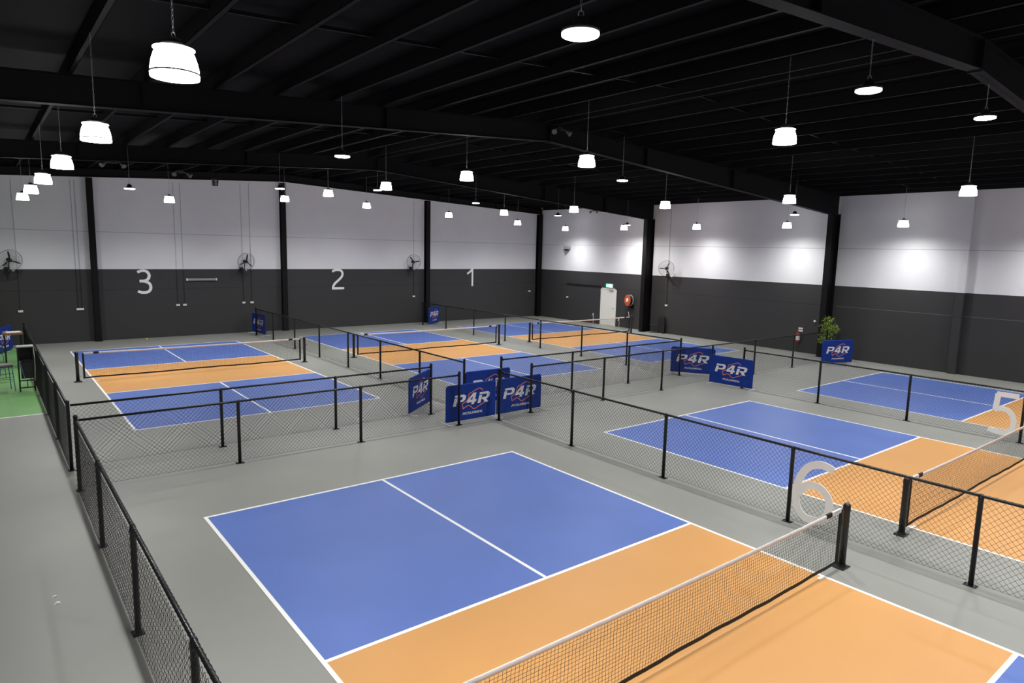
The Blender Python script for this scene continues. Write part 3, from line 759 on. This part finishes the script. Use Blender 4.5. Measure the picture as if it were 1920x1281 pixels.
# extinguisher
fe = thing('fire_extinguisher', 'red fire extinguisher hung on right wall left of the potted plant', 'fire extinguisher', (XR - .12, 4.40, .42))
MB().lathe([(.07, 0), (.085, .02), (.085, .38), (.06, .44), (.03, .46)], 20).build('cylinder', M['redd'], fe, True)
MB().lathe([(.0865, .12), (.0865, .32)], 20, capend=False).build('white_label', M['logo'], fe, True)
MB().tube([(0, 0, .46), (0, 0, .52)], .018, 8).tube([(0, 0, .52), (-.13, 0, .56)], .012, 6).tube([(0, 0, .5), (-.11, 0, .49)], .010, 6).build('valve', M['chrome'], fe)
MB().tube([(.02, 0, .49), (.11, .02, .44), (.11, .02, .15)], .012, 8).build('hose', M['black'], fe, True)
MB().box((.04, -.03, .1), (.118, .03, .3)).build('wall_hook', M['redd'], fe)
fs = MB().box((-.004, -.10, -.09), (.004, .10, .09)).build('extinguisher_top_plate', M['logo'], None)  # separate plate drawn for the whitish top band of the extinguisher
fs.location = (XR - .006, 4.37, 1.00); tag(fs, 'small white square plate standing in for the extinguisher whitish top', 'sign')
o = MB().box((-.0055, -.10, -.02), (-.004, .10, .03)).build('red_panel', M['red'], fs)
# security camera box
sc_ = thing('wall_monitor_camera', 'grey camera on bracket high on right wall near the far corner', 'camera', (XR - .002, 19.45, 4.35), -math.pi / 2)
MB().box((-.2, -.24, -.02), (.2, -.05, .14)).build('camera_body', M['grey'], sc_)
MB().lathe([(.10, -.10), (.12, -.02), (.12, .0)], 18, (-.02, -.16, -.04)).build('dark_dome', M['black'], sc_, True)
MB().box((-.05, -.06, -.03), (.05, 0, .12)).build('bracket', M['white'], sc_)
# dark stand by the column
ds = thing('equipment_stand', 'dark stand with grey crossbar on floor right of the hose reel column', 'stand', (25.42, 12.35, 0), -math.pi / 2)
MB().tube([(-.28, 0, .012), (.28, 0, .012)], .012, 8).tube([(0, -.2, .012), (0, .2, .012)], .012, 8).build('foot', M['black'], ds)
MB().tube([(0, 0, .012), (0, 0, .40)], .016, 8).build('pole', M['housing'], ds)
MB().tube([(-.26, 0, .40), (.26, 0, .40)], .022, 8).build('crossbar', M['housing'], ds)
db = thing('black_backboard', 'black upright panel leaning at the right wall under the wall fan', 'panel', (25.62, 11.95, 0), -math.pi / 2)
MB().box((-.20, -.03, .04), (.20, .03, .85)).build('panel', M['black'], db)
MB().box((-.18, -.12, 0), (-.12, .10, .04)).box((.12, -.12, 0), (.18, .10, .04)).build('foot', M['black'], db)

# ------------------------------------------------------------------ potted plant
pt = thing('potted_tree', 'leafy green potted tree behind the banner board at right wall', 'plant', (24.80, 2.66, 0))
MB().lathe([(.13, 0), (.17, .32), (.18, .33), (.18, .36), (.155, .36), (.15, .31)], 22).build('pot', M['black'], pt, True)
MB().lathe([(.15, .31), (.02, .325)], 18).build('soil', M['bark'], pt)
tk = MB(); lf = MB(); rp = random.Random(11)
tk.tube([(0, 0, .3), (.02, .01, .7), (-.02, .02, 1.1), (.02, 0, 1.55)], [.02, .016, .012, .006], 7)
clus = [(-.02, .0, 1.60, .22), (-.16, .0, 1.36, .22), (.16, -.02, 1.24, .22), (-.05, .0, 1.1, .24), (.28, .0, 1.26, .12), (-.26, 0, .80, .16), (.04, 0, .88, .22), (-.18, .02, 1.02, .2)]
for (cx, cy, cz, cr) in clus:
    # lateral axis of the crown is the across-view direction
    ax = Vector((.80, -.60, 0)); p = ax * cx + Vector((0, 0, cz))
    tk.tube([(0, 0, cz - .25), tuple(p * .5 + Vector((0, 0, (cz - .12) * .5))), tuple(p)], [.009, .007, .003], 5)
    for k in range(70):
        d_ = Vector((rp.gauss(0, 1), rp.gauss(0, .8), rp.gauss(0, 1))).normalized() * cr * rp.uniform(.25, 1)
        c = p + d_; dr = (d_ + Vector((0, 0, rp.uniform(-.06, .08)))).normalized(); L = rp.uniform(.06, .11); w = L * .23
        sd = dr.cross(Vector((rp.uniform(-1, 1), rp.uniform(-1, 1), 1))).normalized(); nn = dr.cross(sd) * .012
        o = len(lf.v)
        lf.v += [tuple(c), tuple(c + dr * L * .45 + sd * w + nn), tuple(c + dr * L - nn * 2), tuple(c + dr * L * .45 - sd * w + nn), tuple(c + dr * L * .5 - nn * .5)]
        lf.f += [(o, o + 1, o + 4), (o + 1, o + 2, o + 4), (o + 2, o + 3, o + 4), (o + 3, o, o + 4)]
tk.build('stem', M['bark'], pt, True); lf.build('foliage', M['leaf'], pt)

# ------------------------------------------------------------------ left side furniture
def stool(x, y, rz, h, label):
    t = thing('bar_stool', label, 'stool', (x, y, .0045), rz, 'bar stools')
    MB().box((-.19, -.19, h - .045), (.19, .19, h)).build('seat', M['seat'], t)
    MB().box((-.20, -.20, h - .065), (.20, .20, h - .045)).build('seat_frame', M['black'], t)
    for sx in (-1, 1):
        for sy in (-1, 1):
            MB().tube([(sx * .17, sy * .17, h - .05), (sx * .21, sy * .21, .0)], .011, 8).build('leg', M['bluemetal'], t)
    for z, f in ((.24, .22), (.36, .205), (.48, .19)):
        pass
    MB().tube([(-.215, -.215, .28), (.215, -.215, .28), (.215, .215, .28), (-.215, .215, .28)], .009, 6, closed=True).tube([(-.2, -.2, .40), (.2, -.2, .40)], .006, 6).tube([(-.19, -.19, .5), (.19, -.19, .5)], .006, 6).build('footrest', M['black'], t)
stool(-2.14, 12.3, .2, .75, 'nearer bar stool with grey seat on green strip at left edge')
stool(-2.30, 14.6, .3, .98, 'farther taller bar stool behind the nearer one at left edge')
kc = thing('equipment_cabinet', 'black open cabinet on legs against the walkway fence, green strip', 'cabinet', (-1.62, 12.1, .0014), .0)
for sx in (-1, 1):
    for sy in (-1, 1): MB().box((sx * .17 - .015, sy * .15 - .015, 0), (sx * .17 + .015, sy * .15 + .015, 1.24)).build('leg', M['black'], kc)
MB().box((-.19, -.17, 1.24), (.19, .17, 1.27)).build('top_panel', M['grey'], kc)
MB().box((-.18, -.14, .86), (.18, .165, .88)).box((-.184, -.16, .88), (-.176, .165, 1.24)).box((.176, -.16, .88), (.184, .165, 1.24)).box((-.18, .155, .88), (.18, .165, 1.24)).build('upper_box', M['black'], kc)
MB().box((-.12, -.10, .36), (.15, .12, .86)).build('dark_bin', M['black'], kc)
MB().tube([(-.14, -.15, .84), (-.06, -.155, .38)], .016, 8).build('blue_tube', M['bluemetal'], kc)
MB().box((-.17, -.165, .30), (.17, -.135, .33)).box((-.17, -.165, .10), (.17, -.135, .13)).box((-.01, -.16, .13), (.01, -.14, .30)).build('cross_rail', M['black'], kc)
MB().tube([(.185, -.17, 1.24), (.20, -.175, .9), (.19, -.17, .6), (.17, -.17, .3)], .007, 6).build('white_cable', M['white'], kc)
tb = thing('high_table', 'brown timber high table beside the banner board, green strip', 'table', (-1.74, 17.0, .0014), 0)
MB().box((-.27, -.35, 1.05), (.27, .35, 1.11)).build('tabletop', M['wood'], tb)
for sx in (-1, 1):
    for sy in (-1, 1): MB().box((sx * .22 - .02, sy * .3 - .02, 0), (sx * .22 + .02, sy * .3 + .02, 1.05)).build('leg', M['black'], tb)
pp = MB().box((-.2, -.2, 0), (.2, .12, .02)).build('paper_stack', M['white'], None)
pp.location = (-1.74, 16.95, 1.1125); pp.rotation_euler.z = .15; tag(pp, 'white papers lying on the brown high table', 'paper')

# ------------------------------------------------------------------ small things on the floor
bl_ = MB().lathe([(.002 + .033 * math.sin(a), -.033 * math.cos(a)) for a in [k * math.pi / 10 for k in range(11)]], 18).build('ball', M['ball'], None, True)
bl_.location = (3.0, 21.5, .034); tag(bl_, 'yellow green ball on the floor at the back wall', 'ball')
def scrap(x, y, s, label):
    r = random.Random(int(x * 100) + 5); o = MB().prism([(s * math.cos(a) * r.uniform(.6, 1.2), .001 + 0 * a) for a in (0,)] + [(0, 0)] * 0 + [(-s, .0005), (s * .3, .0005), (s, .012), (0, .018), (-s * .7, .008)], -s * .7, s * .6).build('paper_scrap', M['logo'], None)
    o.location = (x, y, 0); o.rotation_euler.z = r.uniform(0, 3); tag(o, label, 'paper scrap', 'paper scraps')
scrap(-2.022, -1.48, .022, 'upper white paper scrap on the grey walkway floor')
scrap(-2.01, -1.67, .028, 'lower white paper scrap on the grey walkway floor')
